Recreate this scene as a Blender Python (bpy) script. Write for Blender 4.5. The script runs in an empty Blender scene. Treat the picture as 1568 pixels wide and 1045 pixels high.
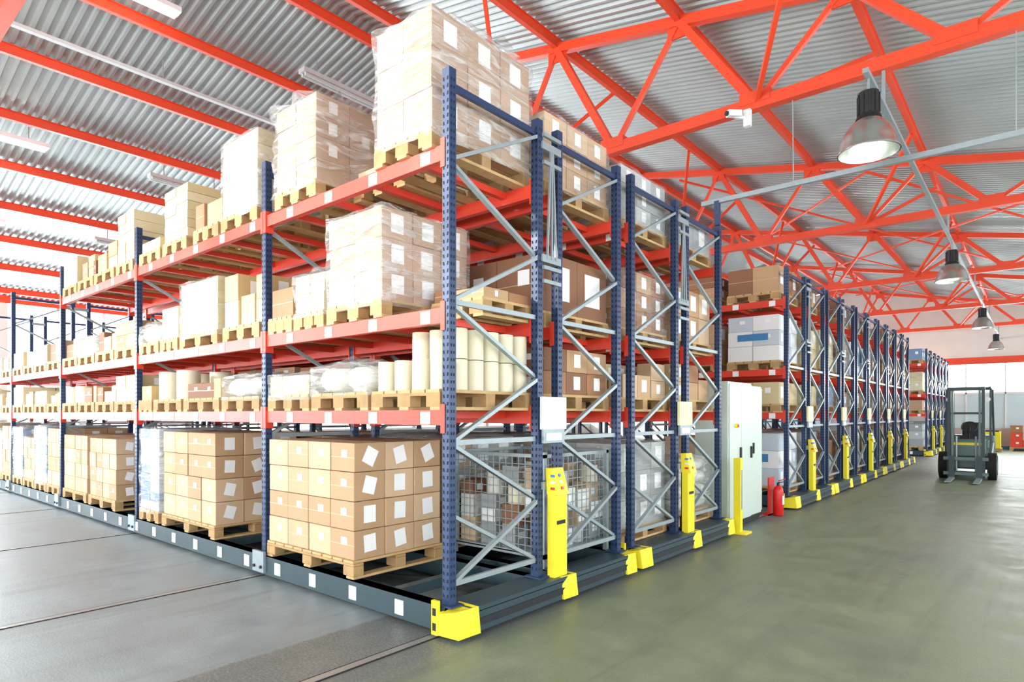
import bpy, math, random
from mathutils import Vector, Matrix, noise
R = random.Random(7)
scene = bpy.context.scene
COL = scene.collection

# ------------------------------------------------------------------ materials
MATS = {}
def srgb(r, g, b):
    def c(v):
        v /= 255.0
        return v/12.92 if v <= 0.04045 else ((v+0.055)/1.055)**2.4
    return (c(r), c(g), c(b), 1)
def mat(name, col, rough=0.6, metal=0.0, var=0.12, nscale=6.0, bump=0.0, bscale=40.0, emis=0.0, stretch=None):
    m = bpy.data.materials.new(name); m.use_nodes = True
    nt = m.node_tree; N = nt.nodes; L = nt.links
    b = N['Principled BSDF']
    b.inputs['Roughness'].default_value = rough
    b.inputs['Metallic'].default_value = metal
    tc = N.new('ShaderNodeTexCoord')
    mp = N.new('ShaderNodeMapping'); L.new(tc.outputs['Object'], mp.inputs['Vector'])
    if stretch: mp.inputs['Scale'].default_value = stretch
    nz = N.new('ShaderNodeTexNoise'); nz.inputs['Scale'].default_value = nscale; nz.inputs['Detail'].default_value = 3
    L.new(mp.outputs[0], nz.inputs['Vector'])
    mx = N.new('ShaderNodeMix'); mx.data_type = 'RGBA'
    mx.inputs[6].default_value = tuple(c*(1-var) for c in col[:3])+(1,)
    mx.inputs[7].default_value = tuple(min(1, c*(1+var)) for c in col[:3])+(1,)
    L.new(nz.outputs['Fac'], mx.inputs[0]); L.new(mx.outputs[2], b.inputs['Base Color'])
    if bump > 0:
        n2 = N.new('ShaderNodeTexNoise'); n2.inputs['Scale'].default_value = bscale; n2.inputs['Detail'].default_value = 4
        L.new(mp.outputs[0], n2.inputs['Vector'])
        bp = N.new('ShaderNodeBump'); bp.inputs['Strength'].default_value = bump; bp.inputs['Distance'].default_value = 0.02
        L.new(n2.outputs['Fac'], bp.inputs['Height']); L.new(bp.outputs[0], b.inputs['Normal'])
    if emis > 0:
        b.inputs['Emission Color'].default_value = col
        b.inputs['Emission Strength'].default_value = emis
    MATS[name] = m
    return m

mat('rack_blue', srgb(36, 60, 98), 0.4, 0.1)
mat('slot_dark', srgb(8, 12, 20), 0.8)
mat('galv', srgb(150, 164, 170), 0.4, 0.3, 0.15, 20)
mat('beam_red', srgb(214, 62, 40), 0.45, 0, 0.15, 4)
mat('truss_red', srgb(224, 72, 38), 0.45, 0, 0.14, 1.5)
mat('chassis', srgb(50, 70, 78), 0.4, 0.1)
mat('chassis_dark', srgb(26, 34, 40), 0.6)
mat('yellow', srgb(240, 222, 40), 0.45, 0, 0.07)
mat('white', srgb(228, 232, 234), 0.5, 0, 0.03)
mat('label', srgb(238, 240, 242), 0.5, 0, 0.02)
mat('pale_yellow', srgb(236, 236, 176), 0.5, 0, 0.03)
mat('black', srgb(22, 24, 26), 0.6)
mat('red', srgb(206, 28, 22), 0.35)
mat('blue', srgb(60, 126, 180), 0.5)
mat('wood', srgb(192, 162, 114), 0.75, 0, 0.25, 9, 0.2, 60)
mat('wood_side', srgb(172, 140, 96), 0.8, 0, 0.3, 12, 0.2, 60)
mat('carton_a', srgb(192, 160, 126), 0.75, 0, 0.12, 3)
mat('carton_b', srgb(180, 147, 112), 0.75, 0, 0.12, 3)
mat('carton_c', srgb(202, 174, 142), 0.75, 0, 0.12, 3)
mat('brown_a', srgb(158, 114, 82), 0.75, 0, 0.1, 3)
mat('brown_b', srgb(134, 94, 70), 0.75, 0, 0.1, 3)
mat('cream_a', srgb(216, 206, 170), 0.6, 0, 0.06, 3)
mat('cream_b', srgb(204, 190, 148), 0.6, 0, 0.06, 3)
mat('tan_a', srgb(204, 176, 126), 0.7, 0, 0.06, 3)
mat('grey_a', srgb(152, 158, 160), 0.6, 0, 0.08, 3)
mat('grey_b', srgb(180, 186, 186), 0.6, 0, 0.08, 3)
mat('bluebox_a', srgb(190, 202, 214), 0.6, 0, 0.1, 3)
mat('bluebox_b', srgb(110, 140, 178), 0.6, 0, 0.1, 3)
mat('pink_a', srgb(184, 154, 130), 0.65, 0, 0.05, 3)
mat('pink_b', srgb(176, 145, 120), 0.65, 0, 0.05, 3)
mat('tape', srgb(200, 176, 134), 0.35, 0, 0.05)
mat('roll', srgb(220, 214, 190), 0.6, 0, 0.05)
mat('bag', srgb(212, 214, 206), 0.45, 0, 0.08, 5, 0.5, 12)
mat('wall', srgb(210, 210, 204), 0.8, 0, 0.08, 2)
mat('wall_blue', srgb(196, 220, 230), 0.5, 0, 0.05, 2)
mat('wall_low', srgb(196, 184, 180), 0.8, 0, 0.08, 2)
mat('roofmetal', srgb(168, 177, 177), 0.4, 0.3, 0.22, 0.8)
mat('cabinet', srgb(196, 212, 204), 0.4, 0, 0.03)
mat('alu', srgb(200, 202, 198), 0.25, 0.9, 0.05)
mat('fork_body', srgb(84, 108, 108), 0.4, 0.1)
mat('fork_dark', srgb(54, 68, 72), 0.5, 0.1)
mat('rubber', srgb(18, 18, 18), 0.8)
mat('tube', (1, 0.98, 0.94, 1), 0.5, emis=25)
mat('bulb_green', (0.88, 1, 0.84, 1), 0.5, emis=6)
mat('railmetal', srgb(150, 152, 150), 0.4, 0.5)

def film_mat(name, lo, hi, tint):
    m = bpy.data.materials.new(name); m.use_nodes = True
    nt = m.node_tree; N = nt.nodes; L = nt.links
    b = N['Principled BSDF']; b.inputs['Base Color'].default_value = tint
    b.inputs['Roughness'].default_value = 0.14
    b.inputs['Specular IOR Level'].default_value = 1.0
    tc = N.new('ShaderNodeTexCoord')
    mp = N.new('ShaderNodeMapping'); mp.inputs['Scale'].default_value = (1.6, 1.6, 8)
    mp.inputs['Rotation'].default_value = (0.35, 0.45, 0.1)
    L.new(tc.outputs['Object'], mp.inputs['Vector'])
    nz = N.new('ShaderNodeTexNoise'); nz.inputs['Scale'].default_value = 2.0; nz.inputs['Detail'].default_value = 5; nz.inputs['Distortion'].default_value = 1.3
    L.new(mp.outputs[0], nz.inputs['Vector'])
    mr = N.new('ShaderNodeMapRange'); mr.inputs[1].default_value = 0.45; mr.inputs[2].default_value = 0.72
    mr.inputs[3].default_value = lo; mr.inputs[4].default_value = hi
    L.new(nz.outputs['Fac'], mr.inputs[0])
    bp = N.new('ShaderNodeBump'); bp.inputs['Strength'].default_value = 1.0; bp.inputs['Distance'].default_value = 0.06
    L.new(nz.outputs['Fac'], bp.inputs['Height']); L.new(bp.outputs[0], b.inputs['Normal'])
    tr = N.new('ShaderNodeBsdfTransparent')
    mx = N.new('ShaderNodeMixShader'); L.new(mr.outputs[0], mx.inputs[0]); L.new(tr.outputs[0], mx.inputs[1]); L.new(b.outputs[0], mx.inputs[2])
    L.new(mx.outputs[0], N['Material Output'].inputs['Surface'])
    MATS[name] = m
film_mat('film', 0.14, 0.6, (0.86, 0.88, 0.88, 1))
film_mat('film_thin', 0.07, 0.38, (0.86, 0.88, 0.88, 1))

def floor_mat():
    m = bpy.data.materials.new('floor_mat'); m.use_nodes = True
    nt = m.node_tree; N = nt.nodes; L = nt.links
    b = N['Principled BSDF']
    g = N.new('ShaderNodeNewGeometry'); sp = N.new('ShaderNodeSeparateXYZ'); L.new(g.outputs['Position'], sp.inputs[0])
    def noise_n(s, d=4, rough=0.6, scale=None):
        n = N.new('ShaderNodeTexNoise'); n.inputs['Scale'].default_value = s; n.inputs['Detail'].default_value = d
        n.inputs['Roughness'].default_value = rough
        if scale:
            mp = N.new('ShaderNodeMapping'); mp.inputs['Scale'].default_value = scale
            L.new(g.outputs['Position'], mp.inputs['Vector']); L.new(mp.outputs[0], n.inputs['Vector'])
        else: L.new(g.outputs['Position'], n.inputs['Vector'])
        return n
    big = noise_n(0.5, 5); mid = noise_n(2.4, 8, 0.7); fine = noise_n(60, 3, 0.7); streak = noise_n(1.0, 6, 0.65, (5.0, 0.35, 1)); spots = noise_n(26, 6, 0.8)
    def mixc(f, a, c):
        x = N.new('ShaderNodeMix'); x.data_type = 'RGBA'
        if isinstance(f, float): x.inputs[0].default_value = f
        else: L.new(f, x.inputs[0])
        for i, v in ((6, a), (7, c)):
            if isinstance(v, tuple): x.inputs[i].default_value = v
            else: L.new(v, x.inputs[i])
        return x.outputs[2]
    def ramp(src, a, c, lo=0.0, hi=1.0):
        r = N.new('ShaderNodeMapRange'); r.inputs[1].default_value = a; r.inputs[2].default_value = c
        r.inputs[3].default_value = lo; r.inputs[4].default_value = hi
        L.new(src, r.inputs[0]); return r.outputs[0]
    grey = mixc(ramp(mid.outputs['Fac'], 0.35, 0.65), srgb(112, 126, 132), srgb(138, 152, 158))
    asph = mixc(ramp(fine.outputs['Fac'], 0.35, 0.65), srgb(74, 80, 82), srgb(112, 118, 118))
    green = mixc(ramp(mid.outputs['Fac'], 0.35, 0.65), srgb(108, 120, 96), srgb(130, 142, 114))
    wob = N.new('ShaderNodeMath'); wob.operation = 'MULTIPLY_ADD'; wob.inputs[1].default_value = 0.12
    L.new(mid.outputs['Fac'], wob.inputs[0]); L.new(sp.outputs['X'], wob.inputs[2])
    m1 = ramp(wob.outputs[0], -0.60, -0.57)
    m2 = ramp(wob.outputs[0], 0.20, 0.45)
    c = mixc(m1, grey, asph); c = mixc(m2, c, green)
    c = mixc(ramp(big.outputs['Fac'], 0.4, 0.62, 0.0, 0.35), c, srgb(104, 112, 106))
    c = mixc(ramp(streak.outputs['Fac'], 0.52, 0.72, 0.0, 0.45), c, srgb(84, 92, 84))
    c = mixc(ramp(spots.outputs['Fac'], 0.56, 0.7, 0.0, 0.35), c, srgb(156, 162, 152))
    c = mixc(ramp(fine.outputs['Fac'], 0.56, 0.7, 0.0, 0.3), c, srgb(160, 164, 154))
    L.new(c, b.inputs['Base Color'])
    L.new(ramp(mid.outputs['Fac'], 0.35, 0.65, 0.36, 0.56), b.inputs['Roughness'])
    bp = N.new('ShaderNodeBump'); bp.inputs['Strength'].default_value = 0.25; bp.inputs['Distance'].default_value = 0.006
    L.new(fine.outputs['Fac'], bp.inputs['Height']); L.new(bp.outputs[0], b.inputs['Normal'])
    MATS['floor'] = m
floor_mat()

# ------------------------------------------------------------------ mesh builder
class MB:
    def __init__(s): s.v = []; s.f = []; s.m = []; s.s = []; s.mats = []
    def mi(s, n):
        if n not in s.mats: s.mats.append(n)
        return s.mats.index(n)
    def add(s, vs, fs, m, smooth=False):
        o = len(s.v); s.v += [tuple(p) for p in vs]; k = s.mi(m)
        for f in fs: s.f.append(tuple(i+o for i in f)); s.m.append(k); s.s.append(smooth)
    BF = [(0, 3, 2, 1), (4, 5, 6, 7), (0, 1, 5, 4), (1, 2, 6, 5), (2, 3, 7, 6), (3, 0, 4, 7)]
    def box(s, x0, x1, y0, y1, z0, z1, m):
        s.add([(x0, y0, z0), (x1, y0, z0), (x1, y1, z0), (x0, y1, z0), (x0, y0, z1), (x1, y0, z1), (x1, y1, z1), (x0, y1, z1)], s.BF, m)
    def quad(s, pts, m): s.add(pts, [(0, 1, 2, 3)], m)
    def bar(s, p, q, w, h, m, up=(0, 0, 1)):
        p = Vector(p); q = Vector(q); d = (q-p).normalized(); u = Vector(up)
        if abs(d.dot(u)) > 0.99: u = Vector((1, 0, 0))
        a = d.cross(u).normalized()*w/2; b = a.cross(d).normalized()*h/2
        vs = [p-a-b, p+a-b, p+a+b, p-a+b, q-a-b, q+a-b, q+a+b, q-a+b]
        s.add(vs, [(0, 1, 2, 3), (7, 6, 5, 4), (0, 4, 5, 1), (1, 5, 6, 2), (2, 6, 7, 3), (3, 7, 4, 0)], m)
    def cyl(s, p, q, r, m, n=16, r2=None, caps=True):
        if r2 is None: r2 = r
        p = Vector(p); q = Vector(q); d = (q-p).normalized()
        u = Vector((0, 0, 1)) if abs(d.z) < 0.9 else Vector((1, 0, 0))
        a = d.cross(u).normalized(); b = d.cross(a).normalized()
        vs = []
        for c, rr in ((p, r), (q, r2)):
            for i in range(n):
                t = 2*math.pi*i/n; vs.append(c+a*math.cos(t)*rr+b*math.sin(t)*rr)
        s.add(vs, [(i, n+i, n+(i+1) % n, (i+1) % n) for i in range(n)], m, True)
        if caps:
            s.add(vs[:n], [tuple(range(n))], m); s.add(vs[n:], [tuple(reversed(range(n)))], m)
    def lathe(s, c, prof, m, n=28):
        vs = []; k = len(prof)
        for (r, z) in prof:
            for i in range(n):
                t = 2*math.pi*i/n; vs.append((c[0]+r*math.cos(t), c[1]+r*math.sin(t), c[2]+z))
        fs = [(j*n+i, j*n+(i+1) % n, (j+1)*n+(i+1) % n, (j+1)*n+i) for j in range(k-1) for i in range(n)]
        s.add(vs, fs, m, True)
    def build(s, name, parent=None, loc=(0, 0, 0), bevel=0):
        me = bpy.data.meshes.new(name); me.from_pydata(s.v, [], s.f)
        for n in s.mats: me.materials.append(MATS[n])
        me.polygons.foreach_set('material_index', s.m); me.polygons.foreach_set('use_smooth', s.s)
        me.update()
        o = bpy.data.objects.new(name, me); COL.objects.link(o); o.location = loc
        if parent: o.parent = parent
        if bevel:
            bm = o.modifiers.new('bevel', 'BEVEL'); bm.width = bevel; bm.segments = 2; bm.limit_method = 'ANGLE'
        return o
def empty(name, loc=(0, 0, 0)):
    e = bpy.data.objects.new(name, None); e.empty_display_size = 0.2; COL.objects.link(e); e.location = loc; return e
def inst(src, name, parent, loc=(0, 0, 0)):
    o = bpy.data.objects.new(name, src.data); COL.objects.link(o); o.parent = parent; o.location = loc; return o

# ------------------------------------------------------------------ room shell
XL, XR, YB, YF = -19.0, 7.0, -9.0, 31.0
RX = -4.94   # ridge world x
def roofz(x):
    return 7.63-0.2*(x-RX) if x > RX else 7.63+0.2*(x-RX)
b = MB(); b.box(XL, XR, YB, YF, -0.1, 0, 'floor'); b.build('floor')
b = MB(); pitch = 0.14; n = int((YF-YB)/pitch); prof = []
for i in range(n+1):
    y = YB+i*pitch
    prof += [(y, 0), (y+pitch*0.3, 0), (y+pitch*0.45, 0.035), (y+pitch*0.85, 0.035)]
xs = [XL, RX, XR]; vs = []
for x in xs:
    for (y, dz) in prof: vs.append((x, min(y, YF), roofz(x)+dz))
k = len(prof)
b.add(vs, [(j*k+i, (j+1)*k+i, (j+1)*k+i+1, j*k+i+1) for j in range(2) for i in range(k-1)], 'roofmetal')
b.build('ceiling')
# walls
b = MB()  # left glazed wall
b.box(XL-0.2, XL, YB, YF, 0, 0.9, 'wall')
b.box(XL-0.2, XL, YB, YF, 4.62, 4.9, 'truss_red')
y = YB
while y < YF: b.box(XL-0.2, XL, y, y+0.25, 0.9, 4.62, 'wall'); y += 5.0
b.build('wall_left')
b = MB(); y = YB+0.25; k = 0
while y < YF-0.5:
    for j in range(1, 4): b.box(XL-0.13, XL-0.07, y+j*1.19-0.03, y+j*1.19+0.03, 0.9, 4.62, 'white')
    b.box(XL-0.13, XL-0.07, y, min(YF, y+4.75), 2.7, 2.76, 'white'); y += 5.0
b.build('window_1')
b = MB()
b.box(XR, XR+0.2, YB, YF, 0, 1.2, 'wall'); b.box(XR, XR+0.2, YB, YF, 3.6, 5.3, 'wall')
y = YB
while y < YF: b.box(XR, XR+0.2, y, y+1.0, 1.2, 3.6, 'wall'); y += 5.0
b.build('wall_right')
def gable(b, y0, y1, z0=3.9):
    for (xa, xb) in ((XL, RX), (RX, XR)):
        vs = []
        for y in (y0, y1): vs += [(xa, y, z0), (xb, y, z0), (xb, y, roofz(xb)-0.02), (xa, y, roofz(xa)-0.02)]
        b.add(vs, [(0, 1, 2, 3), (7, 6, 5, 4), (0, 4, 5, 1), (1, 5, 6, 2), (2, 6, 7, 3), (3, 7, 4, 0)], 'wall')
b = MB()   # unseen back wall: low band and clerestory openings made up to light the racks
b.box(XL, XR, YB-0.2, YB, 0, 0.6, 'wall'); b.box(XL, XR, YB-0.2, YB, 2.3, 4.8, 'wall')
x = XL
while x < XR: b.box(x, x+0.3, YB-0.2, YB, 0.6, 2.3, 'wall'); b.box(x, x+0.2, YB-0.2, YB, 4.8, roofz(x+0.1)-0.1, 'wall'); x += 5.1
b.build('wall_back')
b = MB(); gable(b, YF, YF+0.2)
b.box(XL, -9.0, YF, YF+0.2, 0, 3.9, 'wall')
b.box(-9.0, XR, YF, YF+0.2, 0, 0.9, 'wall_low')
b.box(-9.0, XR, YF-0.02, YF+0.1, 3.7, 4.0, 'truss_red')
b.build('wall_far')
b = MB(); b.box(-9.0, XR, YF+0.06, YF+0.1, 0.9, 2.4, 'wall_blue')
for i in range(12): b.box(-9.0+i*1.37, -8.95+i*1.37, YF+0.02, YF+0.12, 0.9, 3.7, 'white')
b.box(-9.0, XR, YF+0.02, YF+0.12, 2.38, 2.46, 'white')
b.build('window_2')
b = MB(); b.box(-1.5, 6.9, YF-0.05, YF-0.01, 0.0, 0.14, 'blue'); b.build('baseboard_far')

# trusses
def truss(y):
    b = MB(); BZ = 5.2
    b.bar((XL, y, BZ), (XR, y, BZ), 0.12, 0.14, 'truss_red')
    b.bar((XL, y, roofz(XL)-0.16), (RX, y, roofz(RX)-0.16), 0.11, 0.13, 'truss_red')
    b.bar((RX, y, roofz(RX)-0.16), (XR, y, roofz(XR)-0.16), 0.11, 0.13, 'truss_red')
    tops = []
    x = -2.44+1.95*4
    while x > XL:
        tops.append(x); x -= 1.95
    for i, x in enumerate(tops):
        zt = roofz(x)-0.16
        if zt < BZ+0.12: continue
        for bx, w_ in ((x-0.975, 0.06), (x+0.975, 0.10)):
            if XL < bx < XR:
                b.bar((x, y, zt), (bx, y, BZ), w_, w_, 'truss_red', (0, 1, 0))
        b.box(x-0.16, x+0.16, y-0.012, y+0.012, zt-0.2, zt+0.05, 'truss_red')
        b.box(x-0.975-0.18, x-0.975+0.18, y-0.068, y+0.068, BZ, BZ+0.14, 'truss_red')
    return b.build('roof_truss')
ty = [4.6-6.2, 4.6, 10.8, 17.0, 23.2, 29.4, -7.8]
for y in ty: truss(y)
b = MB(); px = [-2.44+1.95*i for i in range(-1, 5)]
px += [RX-0.2-1.65*i for i in range(0, 9)]
for x in px:
    if XL < x < XR:
        b.box(x-0.035, x+0.035, YB, YF, roofz(x)-0.165, roofz(x)-0.15, 'truss_red')
        b.box(x-0.012, x+0.012, YB, YF, roofz(x)-0.15, roofz(x)-0.02, 'truss_red')
        b.box(x-0.035, x+0.035, YB, YF, roofz(x)-0.02, roofz(x)-0.006, 'truss_red')
sy = sorted(ty)
for x in (-3.42, 0.48):
    for a, c in zip(sy[1:-1], sy[2:]):
        b.bar((x, a, 5.2), (x+0.975, a+1.6, roofz(x+0.975)-0.2), 0.05, 0.06, 'truss_red')
        b.bar((x, c, 5.2), (x+0.975, c-1.6, roofz(x+0.975)-0.2), 0.05, 0.06, 'truss_red')
for a, c in zip(sy[3:-1], sy[4:]):
    for x0, x1 in ((-3.4, 0.5), (0.5, 4.4)):
        b.bar((x0, a, roofz(x0)-0.3), (x1, c, roofz(x1)-0.3), 0.04, 0.04, 'truss_red')
        b.bar((x1, a, roofz(x1)-0.3), (x0, c, roofz(x0)-0.3), 0.04, 0.04, 'truss_red')
b.build('roof_purlins')

# ceiling services
def fluoro(x, y, on):
    b = MB(); z = roofz(x)-0.32; m_ = 'white' if on else 'grey_b'
    b.box(x-0.09, x+0.09, y-0.78, y+0.78, z, z+0.07, m_)
    for dx in (-0.045, 0.045): b.cyl((x+dx, y-0.74, z-0.024), (x+dx, y+0.74, z-0.024), 0.03, 'tube' if on else m_, 10)
    for dy in (-0.5, 0.5): b.bar((x, y+dy, z+0.07), (x, y+dy, z+0.30), 0.015, 0.015, 'galv')
    b.build('fluorescent_light')
for x in (-6.1, -10.4, -13.7):
    fluoro(x, -0.1 if x > -7 else -0.6, True); fluoro(x, 3.35 if x > -7 else 2.6, False); fluoro(x, 8, True)
b = MB(); x = -7.5
b.bar((x, YB, roofz(x)-0.35), (x, YF, roofz(x)-0.35), 0.08, 0.05, 'grey_b')
for i in range(12): b.bar((x, YB+1+i*3, roofz(x)-0.33), (x, YB+1+i*3, roofz(x)-0.02), 0.015, 0.015, 'galv')
b.build('cable_tray')
b = MB(); b.bar((1.81, 3.7, 4.76), (1.81, YF, 4.76), 0.05, 0.045, 'galv')
for y in ty:
    if y > 4: b.bar((1.81, y, 4.78), (1.81, y, 5.14), 0.03, 0.03, 'galv')
b.build('lighting_track')

def pendant(x, y, on):
    e = empty('pendant_lamp', (x, y, 4.02))
    b = MB()
    b.lathe((0, 0, 0), [(0.27, 0.0), (0.272, 0.015), (0.262, 0.03), (0.25, 0.1), (0.215, 0.19), (0.16, 0.27), (0.11, 0.31), (0.1, 0.33), (0.09, 0.31), (0.15, 0.26), (0.205, 0.185), (0.24, 0.1), (0.262, 0.0)], 'alu')
    b.build('shade', e)
    b = MB(); b.cyl((0, 0, 0.32), (0, 0, 0.36), 0.115, 'black', 20, 0.10); b.cyl((0, 0, 0.36), (0, 0, 0.58), 0.09, 'black', 20)
    for i in range(10):
        t = i*math.pi/5; b.bar((0.095*math.cos(t), 0.095*math.sin(t), 0.37), (0.095*math.cos(t), 0.095*math.sin(t), 0.56), 0.012, 0.012, 'black')
    b.cyl((0, 0, 0.58), (0, 0, 0.715), 0.012, 'galv', 8)
    b.build('ballast_housing', e)
    b = MB(); b.lathe((0, 0, 0.02), [(0.001, 0), (0.1, 0.005), (0.13, 0.06), (0.1, 0.16), (0.04, 0.24)], 'bulb_green')
    b.build('bulb', e)
    ld = bpy.data.lights.new('pendant_light', 'SPOT'); ld.energy = 30; ld.spot_size = 2.2; ld.shadow_soft_size = 0.15; ld.spot_blend = 0.6
    lo = bpy.data.objects.new('pendant_light', ld); COL.objects.link(lo); lo.parent = e; lo.location = (0, 0, -0.01)
for y in (3.84, 11.4, 19.8, 27.5): pendant(1.81, y, 1)

# galvanised cable rail over the aisle
b = MB(); b.bar((-0.2, 4.63, 4.16), (XR, 4.63, 4.16), 0.05, 0.055, 'galv'); b.bar((0, 4.63, 3.86), (0, 4.63, 4.16), 0.06, 0.06, 'rack_blue')
b.bar((0.9, 4.63, 4.19), (0.9, 4.6, 5.12), 0.01, 0.01, 'galv'); b.bar((2.9, 4.63, 4.19), (2.9, 4.6, 5.12), 0.01, 0.01, 'galv')
b.build('overhead_cable_rail')
# security camera
e = empty('security_camera', (0.42, 4.5, 5.12))
b = MB(); b.box(-0.04, 0.04, -0.03, 0.03, -0.2, 0.0, 'white'); b.bar((0, 0, -0.10), (-0.12, -0.1, -0.08), 0.03, 0.03, 'white')
b.build('bracket', e)
b = MB(); b.bar((-0.06, -0.06, -0.05), (-0.16, -0.21, -0.07), 0.07, 0.07, 'white'); b.cyl((-0.16, -0.21, -0.07), (-0.172, -0.228, -0.072), 0.028, 'black', 14)
b.build('housing', e)

# ------------------------------------------------------------------ racks
FX = [0, -2.43, -5.60, -8.81, -12.0, -15.2]
YS = [0.0, 0.97, 1.24, 2.19]
LEV = [1.53, 2.23, 3.34]
HT = 3.85; CH = 0.2
def upright(b, x, y, slots=True):
    w, d = 0.033, 0.033
    b.box(x-w, x+w, y-d, y+d, CH, HT, 'rack_blue')
    b.box(x-0.08, x+0.08, y-0.06, y+0.06, CH, CH+0.012, 'rack_blue')
    b.box(x-0.06, x-w, y-0.005, y+0.005, CH+0.012, CH+0.1, 'rack_blue')
    if slots:
        z = CH+0.06
        while z < HT-0.05:
            for yy in (y-d-0.0015, y+d+0.0015):
                for sx in (-1, 1):
                    cx = x+sx*0.017
                    p = [(cx-0.006, yy, z), (cx+0.006, yy, z), (cx+0.006+sx*0.004, yy, z+0.024), (cx-0.006+sx*0.004, yy, z+0.024)]
                    if yy > y: p.reverse()
                    b.quad(p, 'slot_dark')
            for sy_ in (-0.012, 0.012):
                b.quad([(x+w+0.0015, y+sy_-0.005, z), (x+w+0.0015, y+sy_+0.005, z), (x+w+0.0015, y+sy_+0.005, z+0.02), (x+w+0.0015, y+sy_-0.005, z+0.02)], 'slot_dark')
            z += 0.05
def braces(b, x, y0, y1):
    z = 0.34; n = 7; st = (3.72-z)/n; a = True
    for i in range(n):
        p, q = (y0, y1) if i % 2 == 0 else (y1, y0)
        b.bar((x+0.012*(1 if a else -1), p, z+i*st), (x+0.012*(1 if a else -1), q, z+(i+1)*st), 0.026, 0.04, 'galv', (1, 0, 0))
        a = not a
    for zz in (0.34, 0.34+2*st, 0.34+4*st): b.bar((x, y0, zz), (x, y1, zz), 0.026, 0.036, 'galv')
    b.bar((x, y0, 3.74), (x, y1, 3.74), 0.03, 0.045, 'rack_blue')
    b.bar((x-0.012, y1, 0.34), (x-0.012, y0, 0.34+st), 0.026, 0.036, 'galv', (1, 0, 0))
    b.bar((x-0.012, y0, 0.34+2*st), (x-0.012, y1, 0.34+st), 0.026, 0.036, 'galv', (1, 0, 0))

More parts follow.
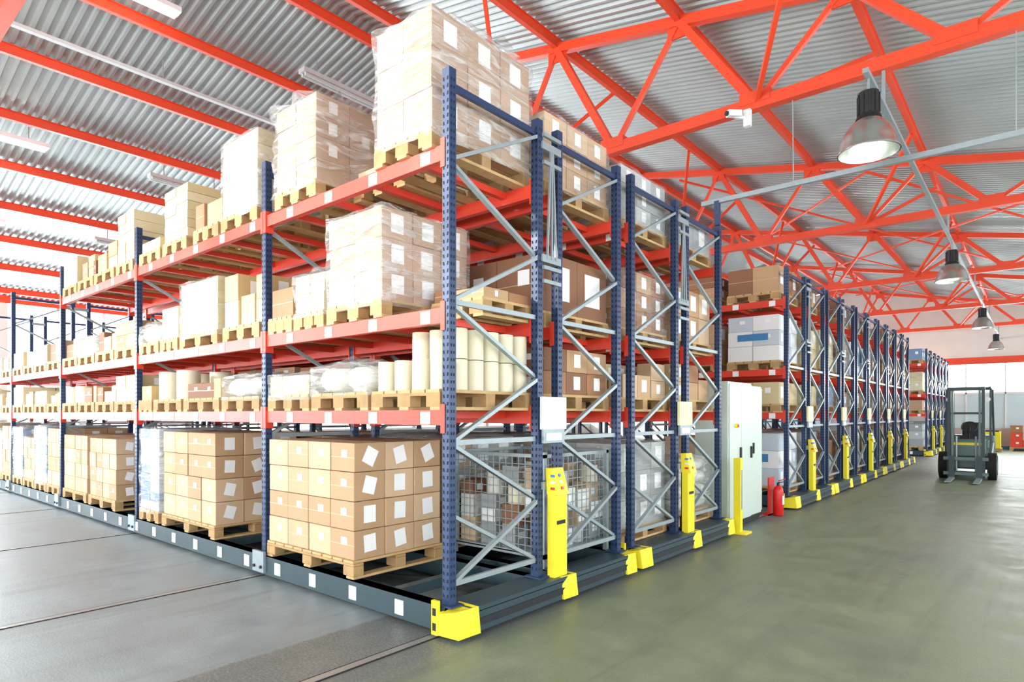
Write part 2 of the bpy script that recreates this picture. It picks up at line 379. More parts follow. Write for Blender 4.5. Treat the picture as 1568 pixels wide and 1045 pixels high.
def rack_parts(nb):
    out = {}
    b = MB()
    for i in range(nb+1):
        for y in YS: upright(b, FX[i], y)
    out['uprights'] = b
    b = MB()
    for i in range(nb+1):
        braces(b, FX[i], YS[0], YS[1]); braces(b, FX[i], YS[2], YS[3])
        for z in (0.9, 2.72, 3.62):
            b.box(FX[i]-0.03, FX[i]+0.05, 0.98, 1.23, z, z+0.06, 'galv')
        if i == 0:
            for z in (2.55, 2.66, 3.5, 3.72): b.box(0.035, 0.06, 0.99, 1.22, z, z+0.03, 'galv')
    for s in (1.04, 1.10, 1.16):
        b.bar((0.05, s, 2.75), (0.05, 1.10+(s-1.1)*0.2, 3.62), 0.016, 0.016, 'galv')
    out['braces'] = b
    b = MB()
    for i in range(nb):
        xa, xb = FX[i+1]+0.034, FX[i]-0.034
        for lz in LEV:
            if lz == LEV[2] and i >= 3: continue
            for j, y in enumerate(YS):
                b.box(xa, xb, y-0.026, y+0.026, lz-0.105, lz, 'beam_red')
                for xx in (xa, xb):
                    s = 1 if xx == xa else -1
                    x0, x1 = sorted((xx, xx+s*0.012))
                    b.box(x0, x1, y-0.04, y+0.04, lz-0.16, lz+0.04, 'beam_red')
                for xx, s in ((xa, -1), (xb, 1)):
                    x0, x1 = sorted((xx, xx+s*0.03)); yo = -0.04 if j in (0, 2) else 0.04
                    b.box(x0, x1, min(y+yo, y+yo*0.9), max(y+yo, y+yo*0.9), lz-0.16, lz+0.04, 'beam_red')
                if j in (0, 3):
                    yy = y-0.029 if j == 0 else y+0.029
                    k = 4 if i == 0 else 5
                    for t in range(k):
                        cx = xa+(t+0.7)*(xb-xa)/k
                        b.box(cx-0.05, cx+0.05, min(y, yy), max(y, yy), lz-0.098, lz-0.012, 'label')
            for (ya, yb) in ((YS[0], YS[1]), (YS[2], YS[3])):
                k = 4 if i == 0 else 5
                for t in range(k):
                    cx = xa+(t+0.5)*(xb-xa)/k
                    b.box(cx-0.025, cx+0.025, ya+0.028, yb-0.028, lz-0.06, lz-0.006, 'beam_red')
    out['load_beams'] = b
    b = MB()
    x1 = 0.02; x0 = FX[nb]-0.1
    for y in (-0.06, 0.93, 1.16, 2.15):
        b.box(x0, x1, y, y+0.10, 0.03, CH, 'chassis')
        b.box(x0, x1, y-0.004, y+0.104, CH-0.03, CH, 'chassis')
    for i in range(nb+1):
        b.box(FX[i]-0.10, FX[i]+0.08, 0.04, 2.15, 0.05, CH-0.005, 'chassis')
        b.cyl((FX[i]-0.03, 0.35, 0.09), (FX[i]+0.03, 0.35, 0.09), 0.088, 'chassis_dark', 18)
        b.cyl((FX[i]-0.03, 1.85, 0.09), (FX[i]+0.03, 1.85, 0.09), 0.088, 'chassis_dark', 18)
        if i:
            b.box(FX[i]-0.11, FX[i]+0.09, -0.085, -0.06, 0.05, 0.24, 'galv')
            for dx in (-0.07, 0.05): b.cyl((FX[i]+dx, -0.10, 0.1), (FX[i]+dx, -0.085, 0.1), 0.015, 'chassis_dark', 8)
    for i in range(nb):
        mx_ = (FX[i]+FX[i+1])/2
        for dx in (-0.6, 0.6): b.box(mx_+dx-0.04, mx_+dx+0.04, 0.04, 2.15, 0.12, CH-0.002, 'chassis')
        b.bar((FX[i+1], 0.05, 0.1), (FX[i], 0.93, 0.1), 0.05, 0.04, 'chassis_dark')
    x = -0.45
    while x > x0:
        b.box(x-0.045, x+0.045, -0.067, -0.05, 0.06, 0.165, 'label'); x -= 0.56
    b.box(0.10, 0.17, 0.05, 2.12, 0.03, 0.17, 'chassis')
    b.box(0.02, 0.17, 0.05, 2.12, 0.165, 0.2, 'chassis')
    b.box(0.172, 0.178, 0.1, 2.1, 0.07, 0.12, 'chassis_dark')
    out['mobile_chassis'] = b
    b = MB()
    for (ya, yb) in ((-0.12, 0.10), (1.06, 1.26), (2.06, 2.24)):
        b.add([(0.0, ya, 0.03), (0.19, ya+0.02, 0.03), (0.2, yb, 0.03), (0.0, yb, 0.03), (0.0, ya, 0.17), (0.16, ya+0.02, 0.205), (0.18, yb, 0.205), (0.0, yb, 0.205)], MB.BF, 'yellow')
    b.box(-0.06, 0.0, -0.11, -0.085, 0.02, 0.25, 'yellow')
    b.box(-0.045, -0.015, -0.115, -0.105, 0.05, 0.1, 'black')
    b.box(-0.045, -0.015, -0.115, -0.105, 0.15, 0.2, 'black')
    out['corner_bumpers'] = b
    b = MB()
    b.box(0.06, 0.13, 1.03, 1.2, 0.2, 0.86, 'yellow')
    b.add([(0.06, 1.02, 0.86), (0.17, 1.02, 0.86), (0.17, 1.17, 0.86), (0.06, 1.17, 0.86), (0.05, 1.02, 1.07), (0.11, 1.02, 1.07), (0.11, 1.17, 1.07), (0.05, 1.17, 1.07)], MB.BF, 'yellow')
    for dz, m_ in ((0.91, 'red'), (0.96, 'white'), (1.01, 'blue')):
        xx = 0.17-(dz-0.86)/0.21*0.06+0.002
        b.cyl((xx-0.01, 1.095, dz), (xx+0.006, 1.095, dz+0.003), 0.014, m_, 10)
        b.box(0.10, 0.14, 1.016, 1.02, dz-0.01, dz+0.01, m_)
    b.box(0.132, 0.136, 1.06, 1.17, 0.62, 0.65, 'black')
    out['control_column'] = b
    return out
def sign_part(m_):
    b = MB(); b.box(0.045, 0.075, 0.95, 1.27, 1.38, 1.64, m_)
    b.box(0.045, 0.07, 0.97, 1.25, 1.27, 1.38, 'galv'); b.box(0.07, 0.078, 1.0, 1.2, 1.29, 1.35, 'white'); return b

P6 = rack_parts(5); P3 = rack_parts(2)
first = {}
def make_rack(y, full, idx):
    e = empty('mobile_pallet_rack', (0, y, 0)); key = 'F' if full else 'S'
    if key not in first:
        first[key] = {k: (v.build(k, e)) for k, v in (P6 if full else P3).items()}
    else:
        for k, o in first[key].items(): inst(o, k, e)
    sign_part('white' if idx == 0 else 'pale_yellow').build('sign_board', e)
    return e
UY = [0, 2.46, 7.42, 9.88, 12.34, 14.80, 17.26, 23.6, 26.06, 28.3]
for i, y in enumerate(UY): make_rack(y, i < 2, i)

# floor rails
b = MB()
for i, x in enumerate(FX):
    b.box(x-0.10, x-0.088, YB, YF, 0.0, 0.004, 'slot_dark'); b.box(x-0.088, x-0.03, YB, YF, 0.0, 0.005, 'railmetal'); b.box(x-0.03, x-0.018, YB, YF, 0.0, 0.004, 'slot_dark')
b.build('floor_rails')

# ------------------------------------------------------------------ loads
def pallet(b, x0, x1, y0, y1, z):
    w = x1-x0; n = max(5, int(w/0.14)); bw = w/n
    for i in range(n): b.box(x0+i*bw+0.008, x0+(i+1)*bw-0.008, y0, y1, z+0.122, z+0.144, 'wood')
    for yy in (y0, (y0+y1)/2-0.05, y1-0.1):
        b.box(x0, x1, yy, yy+0.1, z+0.1, z+0.122, 'wood_side')
        for xx in (x0, (x0+x1)/2-0.07, x1-0.14): b.box(xx, xx+0.14, yy, yy+0.1, z+0.022, z+0.1, 'wood_side')
    for xx in (x0, (x0+x1)/2-0.05, x1-0.1): b.box(xx, xx+0.1, y0, y1, z, z+0.022, 'wood')

SETS = {'carton': ['carton_a', 'carton_b', 'carton_c'], 'brown': ['brown_a', 'brown_b', 'carton_b'], 'cream': ['cream_a', 'cream_b'], 'tan': ['tan_a', 'cream_b', 'tan_a'],
        'grey': ['grey_a', 'grey_b'], 'bluew': ['bluebox_a', 'bluebox_a', 'bluebox_b', 'white'], 'paper': ['white', 'bluebox_a'], 'redset': ['beam_red', 'brown_a', 'wall_low'],
        'pink': ['pink_a', 'pink_b'], 'dark': ['brown_b', 'grey_a', 'carton_b']}
def label_q(b, face, c, s, h, rot, m='label'):
    ca, sa = math.cos(rot), math.sin(rot); pts = []
    for u, v in ((-s, -h), (s, -h), (s, h), (-s, h)):
        a, d = u*ca-v*sa, u*sa+v*ca
        if face == 'f': pts.append((c[0]+a, c[1]-0.002, c[2]+d))
        else: pts.append((c[0]+0.002, c[1]+a, c[2]+d))
    b.quad(pts, m)
def cartons(b, x0, x1, y0, y1, z0, z1, nx, ny, nz, kind, lab=1.0, rot=0.0, g=0.006, lf=True, lr=True, missing=0.0, ls=1.0):
    M = SETS[kind]; dx, dy, dz = (x1-x0)/nx, (y1-y0)/ny, (z1-z0)/nz
    for k in range(nz):
        for i in range(nx):
            for j in range(ny):
                if 0 < i < nx-1 and 0 < j < ny-1 and k < nz-1: continue
                if k == nz-1 and R.random() < missing: continue
                o = [R.uniform(-0.004, 0.004) for _ in range(2)]
                a0, a1 = x0+i*dx+g/2+o[0], x0+(i+1)*dx-g/2+o[0]
                c0, c1 = y0+j*dy+g/2+o[1], y0+(j+1)*dy-g/2+o[1]
                e0, e1 = z0+k*dz+0.001, z0+(k+1)*dz-0.003
                b.box(a0, a1, c0, c1, e0, e1, R.choice(M))
                if j == 0:
                    if kind in ('carton', 'brown', 'pink'):
                        b.quad([(a0, c0-0.001, (e0+e1)/2-0.003), (a1, c0-0.001, (e0+e1)/2-0.003), (a1, c0-0.001, (e0+e1)/2+0.003), (a0, c0-0.001, (e0+e1)/2+0.003)], 'tape')
                    if lf and R.random() < lab:
                        label_q(b, 'f', ((a0+a1)/2+dx*0.08, c0, (e0+e1)/2+dz*0.12), dx*0.11*ls, min(dz, dx)*0.12*ls, 0)
                if i == nx-1 and lr and R.random() < lab:
                    label_q(b, 'r', (a1, (c0+c1)/2, (e0+e1)/2+dz*0.03), min(dy, dz)*0.23*ls, min(dy, dz)*0.27*ls, R.uniform(-rot, rot))
                if k == nz-1:
                    b.quad([(a0, (c0+c1)/2-0.025, e1+0.001), (a1, (c0+c1)/2-0.025, e1+0.001), (a1, (c0+c1)/2+0.025, e1+0.001), (a0, (c0+c1)/2+0.025, e1+0.001)], 'tape')
def film(b, x0, x1, y0, y1, z0, z1, amp=0.02, m='film', tuft=0.04):
    e = 0.012; x0 -= e; x1 += e; y0 -= e; y1 += e
    sd = R.uniform(0, 100); nu, nv = 10, 12
    cx, cy = (x0+x1)/2, (y0+y1)/2
    def P(u, v):
        s = int(u) % 4; f = u-int(u)
        p = [(x0+(x1-x0)*f, y0), (x1, y0+(y1-y0)*f), (x1-(x1-x0)*f, y1), (x0, y1-(y1-y0)*f)][s]
        z = z0+(z1-z0)*v
        n_ = noise.noise(Vector((p[0]*5+sd, p[1]*5, z*7)))
        d = (n_*0.5+0.15)*amp
        ox, oy = p[0]-cx, p[1]-cy; l = math.hypot(ox, oy)
        return (p[0]+ox/l*d, p[1]+oy/l*d, z+(n_*0.03 if v == 1 else 0))
    U = 4*nu; vs = [P((i/nu), j/nv) for j in range(nv+1) for i in range(U)]
    fs = [(j*U+i, j*U+(i+1) % U, (j+1)*U+(i+1) % U, (j+1)*U+i) for j in range(nv) for i in range(U)]
    o = len(vs)
    for r in (0.7, 0.4, 0.12):
        for i in range(U):
            p = vs[nv*U+i]; q = noise.noise(Vector((p[0]*8+sd, p[1]*8, r*5)))
            vs.append((cx+(p[0]-cx)*r, cy+(p[1]-cy)*r, z1+0.01+abs(q)*tuft*(1.2 if r < 0.9 else .3)))
    for t in range(3):
        a = nv*U if t == 0 else o+(t-1)*U; c = o+t*U
        fs += [(a+i, a+(i+1) % U, c+(i+1) % U, c+i) for i in range(U)]
    b.add(vs, fs, m, True)
def bags(b, x0, x1, y0, y1, z0, z1, n, m='bag'):
    dz = (z1-z0)/n
    for k in range(n):
        zc = z0+(k+0.5)*dz
        for j in range(2):
            for i in range(2):
                ax, bx = x0+(x1-x0)*i/2, x0+(x1-x0)*(i+1)/2; ay, by = y0+(y1-y0)*j/2, y0+(y1-y0)*(j+1)/2
                vs = []; NU, NV = 12, 6
                for v in range(NV+1):
                    ph = -math.pi/2+math.pi*v/NV
                    for u in range(NU):
                        th = 2*math.pi*u/NU
                        c_, s_ = math.cos(th), math.sin(th)
                        q = (abs(c_)**4+abs(s_)**4)**-0.25; cp = math.cos(ph)**0.45 if math.cos(ph) > 1e-6 else 0
                        w_ = 1+0.05*noise.noise(Vector((c_*2+ax*3, s_*2+k, ph)))
                        vs.append(((ax+bx)/2+(bx-ax)/2*c_*q*cp*w_*0.98, (ay+by)/2+(by-ay)/2*s_*q*cp*w_*0.98, zc+dz*0.5*math.sin(ph)))
                fs = [(v*NU+u, v*NU+(u+1) % NU, (v+1)*NU+(u+1) % NU, (v+1)*NU+u) for v in range(NV) for u in range(NU)]
                b.add(vs, fs, m, True)
def rolls(b, x0, x1, y0, y1, z0, r, h, tiers, m='roll'):
    nx, ny = int((x1-x0)/(2*r)), int((y1-y0)/(2*r))
    for k in range(tiers):
        for i in range(nx):
            for j in range(ny):
                if k == tiers-1 and tiers > 1 and (i == 0 or j < 1): continue
                if R.random() < 0.12 and k == tiers-1: continue
                cx, cy = x0+r+i*(x1-x0-2*r)/max(1, nx-1), y0+r+j*(y1-y0-2*r)/max(1, ny-1)
                za = z0+k*h; b.cyl((cx, cy, za+0.002), (cx, cy, za+h-0.004), r*0.96, m, 18)
                b.cyl((cx, cy, za+h-0.004), (cx, cy, za+h-0.002), r*0.3, 'wood_side', 10)
def cage(b, x0, x1, y0, y1, z, h):
    for xx in (x0, x1-0.04):
        for yy in (y0, y1-0.04): b.box(xx, xx+0.04, yy, yy+0.04, z, z+h, 'galv')
    b.box(x0, x1, y0, y1, z+0.1, z+0.12, 'galv')
    for zz in (z+0.08, z+h-0.05):
        for yy in (y0, y1-0.03): b.box(x0, x1, yy, yy+0.03, zz, zz+0.03, 'galv')
        for xx in (x0, x1-0.03): b.box(xx, xx+0.03, y0, y1, zz, zz+0.03, 'galv')
    w = 0.003; s = 0.07
    n = int((x1-x0)/s)
    for i in range(1, n):
        xx = x0+i*(x1-x0)/n
        for yy in (y0+0.015, y1-0.015): b.box(xx-w, xx+w, yy-w, yy+w, z+0.1, z+h-0.03, 'galv')
    n = int((y1-y0)/s)
    for i in range(1, n):
        yy = y0+i*(y1-y0)/n
        for xx in (x0+0.015, x1-0.015): b.box(xx-w, xx+w, yy-w, yy+w, z+0.1, z+h-0.03, 'galv')
    n = int((h-0.12)/s)
    for i in range(1, n):
        zz = z+0.1+i*s
        for yy in (y0+0.015, y1-0.015): b.box(x0, x1, yy-w, yy+w, zz-w, zz+w, 'galv')
        for xx in (x0+0.015, x1-0.015): b.box(xx-w, xx+w, y0, y1, zz-w, zz+w, 'galv')
    x = x0+0.06
    while x < x1-0.2:
        y = y0+0.06
        while y < y1-0.2:
            zt = z+0.121
            while zt < z+h*R.uniform(0.5, 0.85):
                hh = R.uniform(0.12, 0.22); dx_, dy_ = R.uniform(0.15, 0.24), R.uniform(0.15, 0.24)
                if R.random() < 0.35: b.cyl((x+0.1, y+0.1, zt), (x+0.1, y+0.1, zt+hh), 0.09, R.choice(['roll', 'bag', 'grey_b']), 14)
                else:
                    b.box(x, x+dx_*0.9, y, y+dy_*0.9, zt, zt+hh, R.choice(['grey_b', 'grey_a', 'carton_c', 'white', 'grey_a', 'bag', 'brown_b']))
                    label_q(b, 'r', (x+dx_*0.9, y+dy_*0.45, zt+hh/2), 0.04, 0.03, 0)
                zt += hh+0.002
            y += 0.25
        x += 0.26

def load(kind, x0, x1, z, h, y0=-0.03, y1=1.0, **k):
    b = MB()
    if kind == 'cage':
        cage(b, x0, x1, y0, y1, z, h); return b.build('wire_mesh_container')
    pallet(b, x0, x1, y0, y1, z); z0 = z+0.144; i = 0.015
    a = (x0+i, x1-i, y0+i, y1-i); name = 'pallet_of_cartons'
    if kind == 'rolls':
        rolls(b, a[0], a[1], a[2], a[3], z0, k.get('r', 0.075), k.get('rh', 0.24), k.get('t', 1)); name = 'pallet_of_rolls'
    elif kind == 'bags':
        bags(b, *a, z0, z0+h, max(1, round(h/0.16))); film(b, *a, z0-0.03, z0+h, 0.05, 'film', 0.08); name = 'pallet_of_sacks'
    elif kind == 'mixed':
        name = 'pallet_of_mixed_boxes'; x = a[0]; s = k.get('s', 'carton')
        while x < a[1]-0.08:
            w = min(R.uniform(0.18, 0.38), a[1]-x)
            if w < 0.1: break
            y = a[2]+R.uniform(0, 0.05)
            while y < a[3]-0.12:
                d = min(R.uniform(0.25, 0.45), a[3]-y); hh = h*R.uniform(0.55, 1.0); nz = 1 if hh < 0.3 else 2
                cartons(b, x, x+w, y, y+d, z0, z0+hh, 1, 1, nz, R.choice([s, s, 'brown', 'tan']), 0.5)
                y += d+0.01
            x += w+0.012
    else:
        n = k.get('n', (3, 3, max(1, round(h/0.25)))); s = kind
        cartons(b, *a, z0, z0+h, *n, s, k.get('lab', 0.8), k.get('rot', 0.0), k.get('g', 0.006), missing=k.get('missing', 0), lf=k.get('lf', True), ls=k.get('ls', 1.0))
        if k.get('band'):
            xm, w_ = (a[0]+a[1])/2, (a[1]-a[0])*0.3
            b.box(xm-w_, xm+w_, a[2]-0.004, a[2]+0.01, z0+h*0.45, z0+h*0.6, 'blue')
        if k.get('wrap'):
            film(b, *a, z0-0.05, z0+h+0.01, k.get('amp', 0.025), k.get('fm', 'film'), k.get('tuft', 0.05)); name = 'pallet_of_wrapped_cartons'
    return b.build(name, bevel=k.get('bevel', 0))

G = CH
L1, L2, L3 = LEV
# --- bay 1 front row
load('carton', -2.36, -1.03, G, 0.93, -0.04, 0.92, n=(4, 3, 4), rot=0.5, lab=1, bevel=0.006, ls=1.1)
load('cream', -2.36, -1.68, L1, 0.17, wrap=True, n=(3, 3, 1), lab=0)
load('bags', -1.64, -0.86, L1, 0.22)
load('rolls', -0.82, -0.06, L1, 0, t=2, rh=0.225, r=0.074)
load('mixed', -2.36, -1.95, L2, 0.34, s='brown')
load('cream', -1.92, -1.46, L2, 0.32, n=(2, 2, 2), lab=0, wrap=True, amp=0.1, tuft=0.1)
load('pink', -1.40, -0.68, L2, 0.70, -0.04, 0.9, wrap=True, n=(2, 3, 3), lab=1, amp=0.03, ls=1.15, lf=False)
load('mixed', -0.62, -0.06, L2, 0.12, 0.4, 1.0, s='brown')
load('pink', -0.76, -0.12, L3, 0.86, -0.05, 1.06, wrap=True, n=(2, 3, 3), lab=0.9, amp=0.06, tuft=0.2, ls=1.0, lf=False)
load('mixed', -1.5, -0.82, L3, 0.16, 0.3, 1.0, s='brown')
load('pink', -2.22, -1.56, L3, 0.74, -0.04, 1.0, wrap=True, n=(2, 3, 4), lab=0.6, amp=0.16, tuft=0.14, lf=False)
# --- bay 2
load('carton', -4.78, -3.42, G, 0.96, -0.04, 0.92, n=(4, 3, 4), rot=0.4, lab=1, bevel=0.006)
load('bluew', -5.5, -4.9, G, 0.98, wrap=True, n=(2, 3, 9), lab=0)
load('bags', -3.28, -2.52, L1, 0.2)
load('mixed', -4.2, -3.34, L1, 0.24, s='tan')
load('rolls', -5.05, -4.26, L1, 0, r=0.13, rh=0.33)
load('mixed', -5.52, -5.1, L1, 0.2, s='tan')
load('mixed', -3.26, -2.52, L2, 0.52, s='tan')
load('tan', -4.3, -3.38, L2, 0.56, n=(2, 2, 1), lab=0.1, wrap=True, fm='film_thin')
load('cream', -4.85, -4.36, L2, 0.36, n=(2, 2, 1), lab=0.2)
load('bags', -5.5, -4.9, L2, 0.22)
load('cream', -3.30, -2.56, L3, 0.74, n=(1, 2, 5), lab=0.2, wrap=True)
load('mixed', -3.95, -3.36, L3, 0.4, s='tan')
load('cream', -4.78, -4.12, L3, 0.60, n=(2, 2, 6), lab=0, g=0.012)
load('mixed', -5.5, -4.85, L3, 0.18, s='cream')
# --- bay 3
load('carton', -7.45, -6.35, G, 0.82, n=(4, 3, 4), rot=0.3, lab=1)
load('carton', -8.7, -7.55, G, 0.84, n=(4, 3, 4), rot=0.3, lab=1)
load('cream', -6.32, -5.72, L3, 0.64, n=(2, 2, 5), lab=0, g=0.012)
load('mixed', -7.2, -6.4, L3, 0.42, s='tan')
load('mixed', -7.95, -7.25, L3, 0.36, s='tan')
load('cream', -8.7, -8.0, L3, 0.42, n=(2, 2, 1), lab=0.3)
for z, kinds in ((L1, ('rolls', 'mixed', 'mixed', 'cream')), (L2, ('mixed', 'bags', 'mixed', 'brown'))):
    for j, kd in enumerate(kinds):
        xa = -8.72+j*0.78
        if kd == 'rolls': load('rolls', xa, xa+0.74, z, 0, r=0.12, rh=0.26)
        elif kd == 'mixed': load(kd, xa, xa+0.74, z, R.uniform(0.2, 0.42), s='cream')
        else: load(kd, xa, xa+0.74, z, R.uniform(0.25, 0.4), n=(2, 2, 2))
# --- bays 4,5
for bi in (3, 4):
    for z in (G, L1, L2):
        for j in range(4):
            xa = FX[bi+1]+0.08+j*0.77
            if z == G:
                if j in (0, 2): load('bluew' if bi == 3 else 'cream', xa, xa+0.74, z, R.uniform(0.8, 1.0), wrap=True, n=(3, 3, 6), lab=0.2)
                else: load('carton', xa, xa+0.74, z, R.uniform(0.7, 0.95), n=(3, 3, 4))
            else: load('mixed' if j % 2 else 'cream', xa, xa+0.74, z, R.uniform(0.2, 0.45), **({'s': 'cream'} if j % 2 else {'n': (2, 2, 1), 'lab': 0.3}))
# --- rows 2,3,4 bay 1 & 2
rows = [(1.2, 2.22), (2.45, 3.45), (3.68, 4.68)]
spec = {
 (0, 0): [('cage', 0.98, False, None), ('dark', 0.92, True, (2, 3, 3))],
 (1, 0): [('grey', 0.86, True, (2, 3, 3)), ('dark', 0.9, True, (2, 3, 3))],
 (2, 0): [('bags', 0.62, True, None), ('grey', 0.85, True, (2, 2, 1))],
 (0, 1): [('brown', 0.4, False, (3, 3, 2)), ('brown', 0.36, False, (2, 3, 1))],
 (1, 1): [('mixed', 0.4, False, None), ('carton', 0.42, True, (2, 3, 2))],
 (2, 1): [('mixed', 0.42, False, None), ('cream', 0.4, True, (2, 3, 2))],
 (0, 2): [('brown', 0.5, False, (2, 2, 1)), ('brown', 0.6, False, (2, 2, 1))],
 (1, 2): [('brown', 0.6, True, (2, 3, 3)), ('carton', 0.62, True, (2, 3, 3))],
 (2, 2): [('carton', 0.6, False, (2, 3, 2)), ('brown', 0.6, True, (2, 3, 3))],
 (0, 3): [('carton', 0.58, True, (2, 3, 3)), ('carton', 0.52, True, (2, 3, 3))],
 (1, 3): [('grey', 0.52, True, (2, 3, 3)), ('grey', 0.45, True, (2, 2, 2))],
 (2, 3): [('grey', 0.34, True, (1, 2, 1)), ('grey', 0.3, True, (2, 2, 1))]}
for r, (ya, yb) in enumerate(rows):
    for lv, z in enumerate((G, L1, L2, L3)):
        (k0, h0, w0, n0), (k1, h1, w1, n1) = spec[(r, lv)]
        for (xa, xb, kd, hh, ww, nn) in ((-1.2, -0.1, k0, h0, w0, n0), (-2.35, -1.26, k1, h1, w1, n1)):
            kw = {}
            if nn: kw = dict(n=nn, lab=0.9, wrap=ww, fm='film_thin', ls=1.1)
            load(kd, xa, xb, z, hh, ya, yb, **kw)
        for (xa, xb) in ((-3.9, -2.52), (-5.5, -4.0)):
            if lv == 3 and r > 0: continue
            load(R.choice(['carton', 'cream', 'brown']), xa, xb, z, R.uniform(0.35, 0.6) if lv else 0.9, ya, yb, n=(3, 2, 3))
# --- units 3+
for ui, uy in enumerate(UY[2:]):
    for (ya, yb) in ((uy-0.03, uy+1.0), (uy+1.2, uy+2.22)):
        for lv, z in enumerate((G, L1, L2, L3)):
            xa, xb = -0.95, -0.1
            f = R.random(); band = False
            if lv == 3 and ui > 0 and f < 0.25: continue
            h = (0.85, 0.35, 0.7, 0.5)[lv]*R.uniform(0.75, 1.08)
            kd = R.choice(['carton', 'brown', 'grey', 'cream', 'pink', 'bluew', 'dark', 'brown'])
            if lv == 3: h *= 0.75
            if ui == 0 and ya < uy:
                kd, h = [('paper', 0.85), ('tan', 0.35), ('paper', 0.74), ('brown', 0.42)][lv]; band = kd == 'paper'
            load(kd, xa, xb, z, h, ya, yb, n=(2, 3, max(1, round(h/0.28))), wrap=f > 0.6, fm='film_thin', lab=0.5, band=band)
            load(R.choice(['carton', 'brown', 'cream']), -2.1, -1.1, z, h*0.9, ya, yb, n=(3, 2, 2), lab=0.5)

# ------------------------------------------------------------------ aisle equipment
b = MB()
e = empty('electrical_cabinet', (0, 0, 0))
b.box(-0.45, 0.0, 4.98, 5.83, 0.08, 1.93, 'cabinet'); b.box(-0.45, -0.02, 5.84, 6.3, 0.08, 1.9, 'cabinet'); b.box(-0.43, -0.04, 5.0, 6.28, 0, 0.08, 'black')
b.build('body', e, bevel=0.008)
b = MB(); b.box(0.002, 0.016, 5.0, 5.41, 0.12, 1.9, 'cabinet'); b.box(0.002, 0.016, 5.42, 5.82, 0.12, 1.9, 'cabinet'); b.box(-0.018, -0.004, 5.86, 6.28, 0.12, 1.87, 'cabinet')
b.build('doors', e)
b = MB()
for y in (5.37, 5.77): b.box(0.016, 0.035, y-0.02, y+0.02, 0.9, 1.06, 'black')
b.box(-0.004, 0.012, 5.9, 5.94, 0.95, 1.1, 'black'); b.cyl((0.016, 5.2, 1.35), (0.05, 5.2, 1.35), 0.03, 'yellow', 12); b.cyl((0.05, 5.2, 1.35), (0.06, 5.2, 1.35), 0.02, 'red', 12)
b.build('handles', e)
# guard post
b = MB(); b.box(0.15, 0.2, 4.84, 4.95, 0.0, 0.95, 'yellow'); b.box(0.1, 0.3, 4.78, 5.0, 0, 0.025, 'yellow')
b.box(0.2, 0.206, 4.86, 4.93, 0.3, 0.8, 'galv'); b.box(0.13, 0.22, 4.82, 4.84, 0.0, 0.95, 'yellow')
b.build('light_barrier_post', bevel=0.004)
# fire extinguisher
e = empty('fire_extinguisher', (0.12, 6.62, 0))
b = MB(); b.lathe((0, 0, 0), [(0.001, 0.02), (0.06, 0.0), (0.072, 0.02), (0.072, 0.36), (0.06, 0.41), (0.03, 0.44), (0.02, 0.45), (0.001, 0.45)], 'red', 22)
b.build('cylinder_body', e)
b = MB(); b.cyl((0, 0, 0.44), (0, 0, 0.49), 0.02, 'black', 12); b.bar((0, 0, 0.49), (0.10, -0.02, 0.51), 0.02, 0.012, 'black'); b.bar((0, 0, 0.51), (0.10, -0.02, 0.55), 0.02, 0.012, 'red')
pts = [(0, 0.02, 0.47), (-0.03, 0.09, 0.44), (-0.03, 0.105, 0.3), (-0.02, 0.09, 0.15)]
for p, q in zip(pts, pts[1:]): b.cyl(p, q, 0.011, 'black', 8)
b.box(0.068, 0.074, -0.035, 0.035, 0.17, 0.3, 'white'); b.build('valve_and_hose', e)
b = MB(); b.box(0.0, 0.02, 6.52, 6.76, 0.0, 0.56, 'red'); b.box(-0.1, 0.02, 6.52, 6.76, 0, 0.02, 'red'); b.build('extinguisher_stand')

# forklift facing the camera (-y)
e = empty('forklift', (1.80, 14.5, 0)); e.scale = (0.9, 1, 1)
b = MB()
b.add([(-0.48, 0.55, 0.22), (0.48, 0.55, 0.22), (0.48, 2.3, 0.25), (-0.48, 2.3, 0.25), (-0.48, 0.55, 0.52), (0.48, 0.55, 0.52), (0.48, 2.3, 0.9), (-0.48, 2.3, 0.9)], MB.BF, 'fork_body')
b.box(-0.4, 0.4, 1.35, 2.2, 0.5, 0.88, 'fork_body'); b.box(-0.48, 0.48, 1.95, 2.45, 0.2, 0.98, 'fork_body')
b.box(-0.38, 0.38, 0.5, 0.6, 0.5, 0.92, 'fork_body')
b.build('body', e, bevel=0.04)
b = MB()
for sx in (-1, 1):
    b.cyl((sx*0.42, 0.45, 0.31), (sx*0.6, 0.45, 0.31), 0.31, 'rubber', 28); b.cyl((sx*0.6, 0.45, 0.31), (sx*0.615, 0.45, 0.31), 0.16, 'fork_body', 20)
    b.cyl((sx*0.38, 2.0, 0.24), (sx*0.55, 2.0, 0.24), 0.24, 'rubber', 28); b.cyl((sx*0.55, 2.0, 0.24), (sx*0.56, 2.0, 0.24), 0.12, 'fork_body', 20)
b.build('wheels', e)
b = MB()
for sx in (-1, 1):
    b.box(sx*0.35-0.035, sx*0.35+0.035, 0.0, 0.12, 0.06, 2.1, 'fork_dark'); b.box(sx*0.28-0.022, sx*0.28+0.022, -0.02, 0.09, 0.06, 2.04, 'fork_body')
    b.cyl((sx*0.2, 0.06, 0.1), (sx*0.2, 0.06, 1.0), 0.022, 'galv', 12)
b.box(-0.38, 0.38, 0.02, 0.1, 2.04, 2.12, 'fork_dark'); b.box(-0.36, 0.36, 0.02, 0.1, 1.5, 1.55, 'fork_dark'); b.box(-0.36, 0.36, 0.02, 0.1, 0.1, 0.2, 'fork_dark')
b.build('mast', e)
b = MB(); b.box(-0.46, 0.46, -0.09, -0.03, 0.46, 0.53, 'fork_body'); b.box(-0.46, 0.46, -0.09, -0.03, 0.12, 0.19, 'fork_body')
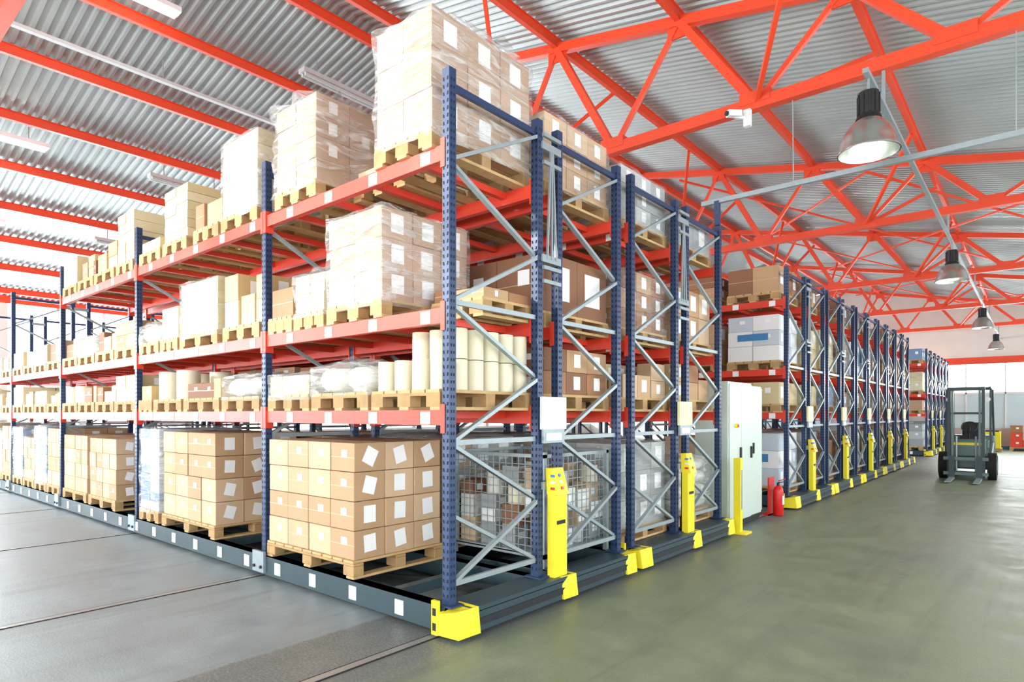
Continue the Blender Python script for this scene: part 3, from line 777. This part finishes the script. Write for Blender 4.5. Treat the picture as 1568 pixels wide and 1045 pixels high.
for sx in (-0.28, 0.28):
    b.box(sx-0.06, sx+0.06, -0.13, -0.09, 0.04, 0.56, 'fork_dark')
    b.add([(sx-0.06, -1.1, 0.03), (sx+0.06, -1.1, 0.03), (sx+0.06, -0.09, 0.03), (sx-0.06, -0.09, 0.03), (sx-0.06, -1.1, 0.045), (sx+0.06, -1.1, 0.045), (sx+0.06, -0.09, 0.075), (sx-0.06, -0.09, 0.075)], MB.BF, 'galv')
b.box(-0.3, -0.26, -0.09, -0.03, 0.19, 0.46, 'fork_body'); b.box(0.26, 0.3, -0.09, -0.03, 0.19, 0.46, 'fork_body')
b.build('fork_carriage', e)
b = MB()
for sx in (-1, 1):
    b.bar((sx*0.47, 0.5, 0.5), (sx*0.46, 0.75, 2.1), 0.05, 0.05, 'fork_dark'); b.bar((sx*0.46, 2.1, 0.9), (sx*0.44, 1.9, 2.1), 0.05, 0.05, 'fork_dark')
    b.bar((sx*0.44, 0.72, 2.12), (sx*0.44, 1.95, 2.12), 0.05, 0.05, 'fork_dark')
for i in range(7): b.bar((-0.46, 0.75+i*0.19, 2.12), (0.46, 0.75+i*0.19, 2.12), 0.03, 0.03, 'fork_dark')
b.build('overhead_guard', e)
b = MB(); b.box(-0.24, 0.24, 1.3, 1.75, 0.86, 0.98, 'black'); b.box(-0.22, 0.22, 1.7, 1.8, 0.95, 1.3, 'black'); b.build('seat', e, bevel=0.04)
b = MB(); b.bar((0, 0.7, 0.9), (0, 0.95, 1.2), 0.04, 0.04, 'black')
for i in range(16):
    t0, t1 = i*math.pi/8, (i+1)*math.pi/8
    f = lambda t: (0.17*math.cos(t), 0.95+0.1*math.sin(t), 1.2+0.12*math.sin(t))
    b.cyl(f(t0), f(t1), 0.014, 'black', 6)
for sx in (-0.41, 0.41): b.cyl((sx, 0.6, 1.85), (sx, 0.54, 1.85), 0.055, 'white', 14)
b.box(-0.3, 0.3, 0.495, 0.5, 0.78, 0.84, 'yellow')
b.build('steering_and_lights', e)
# far end items
b = MB(); pallet(b, 1.3, 1.95, 28.5, 29.3, 0); b.box(1.35, 1.9, 28.55, 29.25, 0.144, 0.8, 'yellow'); b.box(1.4, 1.85, 28.6, 29.2, 0.8, 0.86, 'black'); b.build('yellow_storage_bin')
b = MB(); pallet(b, 2.15, 3.4, 29.8, 30.6, 0); cartons(b, 2.17, 3.38, 29.82, 30.58, 0.144, 1.05, 3, 2, 3, 'redset', 0.5); b.build('pallet_of_red_crates')

# ------------------------------------------------------------------ lights
w = bpy.data.worlds.new('world'); scene.world = w; w.use_nodes = True
bg = w.node_tree.nodes['Background']; bg.inputs[0].default_value = (0.86, 0.95, 1.0, 1); bg.inputs[1].default_value = 4.5
def area(name, loc, rot, sx, sy, power, col):
    l = bpy.data.lights.new(name, 'AREA'); l.shape = 'RECTANGLE'; l.size = sx; l.size_y = sy; l.energy = power; l.color = col
    o = bpy.data.objects.new(name, l); COL.objects.link(o); o.location = loc; o.rotation_euler = rot
H = math.pi/2
area('daylight_left', (XL-0.35, 5, 2.8), (0, -H, 0), 3.7, 34, 5800, (0.86, 0.96, 1.0))
area('fill_back_low', (-6, YB-0.35, 1.45), (H, 0, 0), 25, 1.7, 1000, (1.0, 0.99, 0.97))  # added fill lamp behind the camera, set in the made-up low openings
area('fill_back_high', (-5.5, YB-0.35, 5.6), (H, 0, 0), 18, 1.6, 1000, (1.0, 0.99, 0.95))  # added upper fill for the rack fronts, no such source in view
area('fill_right', (XR+0.35, 8, 2.4), (0, H, 0), 2.4, 34, 1000, (1.0, 0.99, 0.97))  # added fill from the unseen right side, through an invented window strip
area('daylight_far', (-1, YF+0.4, 2.6), (-H, 0, 0), 15, 2.6, 2400, (0.92, 0.98, 1.0))
sl = bpy.data.lights.new('sun', 'SUN'); sl.energy = 4.6; sl.angle = math.radians(3); sl.color = (1.0, 0.97, 0.9)
so = bpy.data.objects.new('sun', sl); COL.objects.link(so)
d = Vector((0.5, 0.866, -math.tan(math.radians(15)))).normalized()
so.rotation_euler = d.to_track_quat('-Z', 'Y').to_euler(); so.location = (-15, -25, 12)

# ------------------------------------------------------------------ camera
cam = bpy.data.cameras.new('camera'); co = bpy.data.objects.new('camera', cam); COL.objects.link(co)
co.location = (3.06, -2.96, 1.5); co.rotation_euler = (H, 0, math.radians(40.2))
cam.sensor_width = 36; cam.lens = 21.9; cam.shift_y = 0.0717; cam.clip_end = 200
scene.camera = co
scene.view_settings.view_transform = 'Standard'
scene.view_settings.exposure = 0.05
try:
    scene.cycles.max_bounces = 7; scene.cycles.transparent_max_bounces = 6; scene.cycles.diffuse_bounces = 4; scene.cycles.glossy_bounces = 3
except Exception: pass
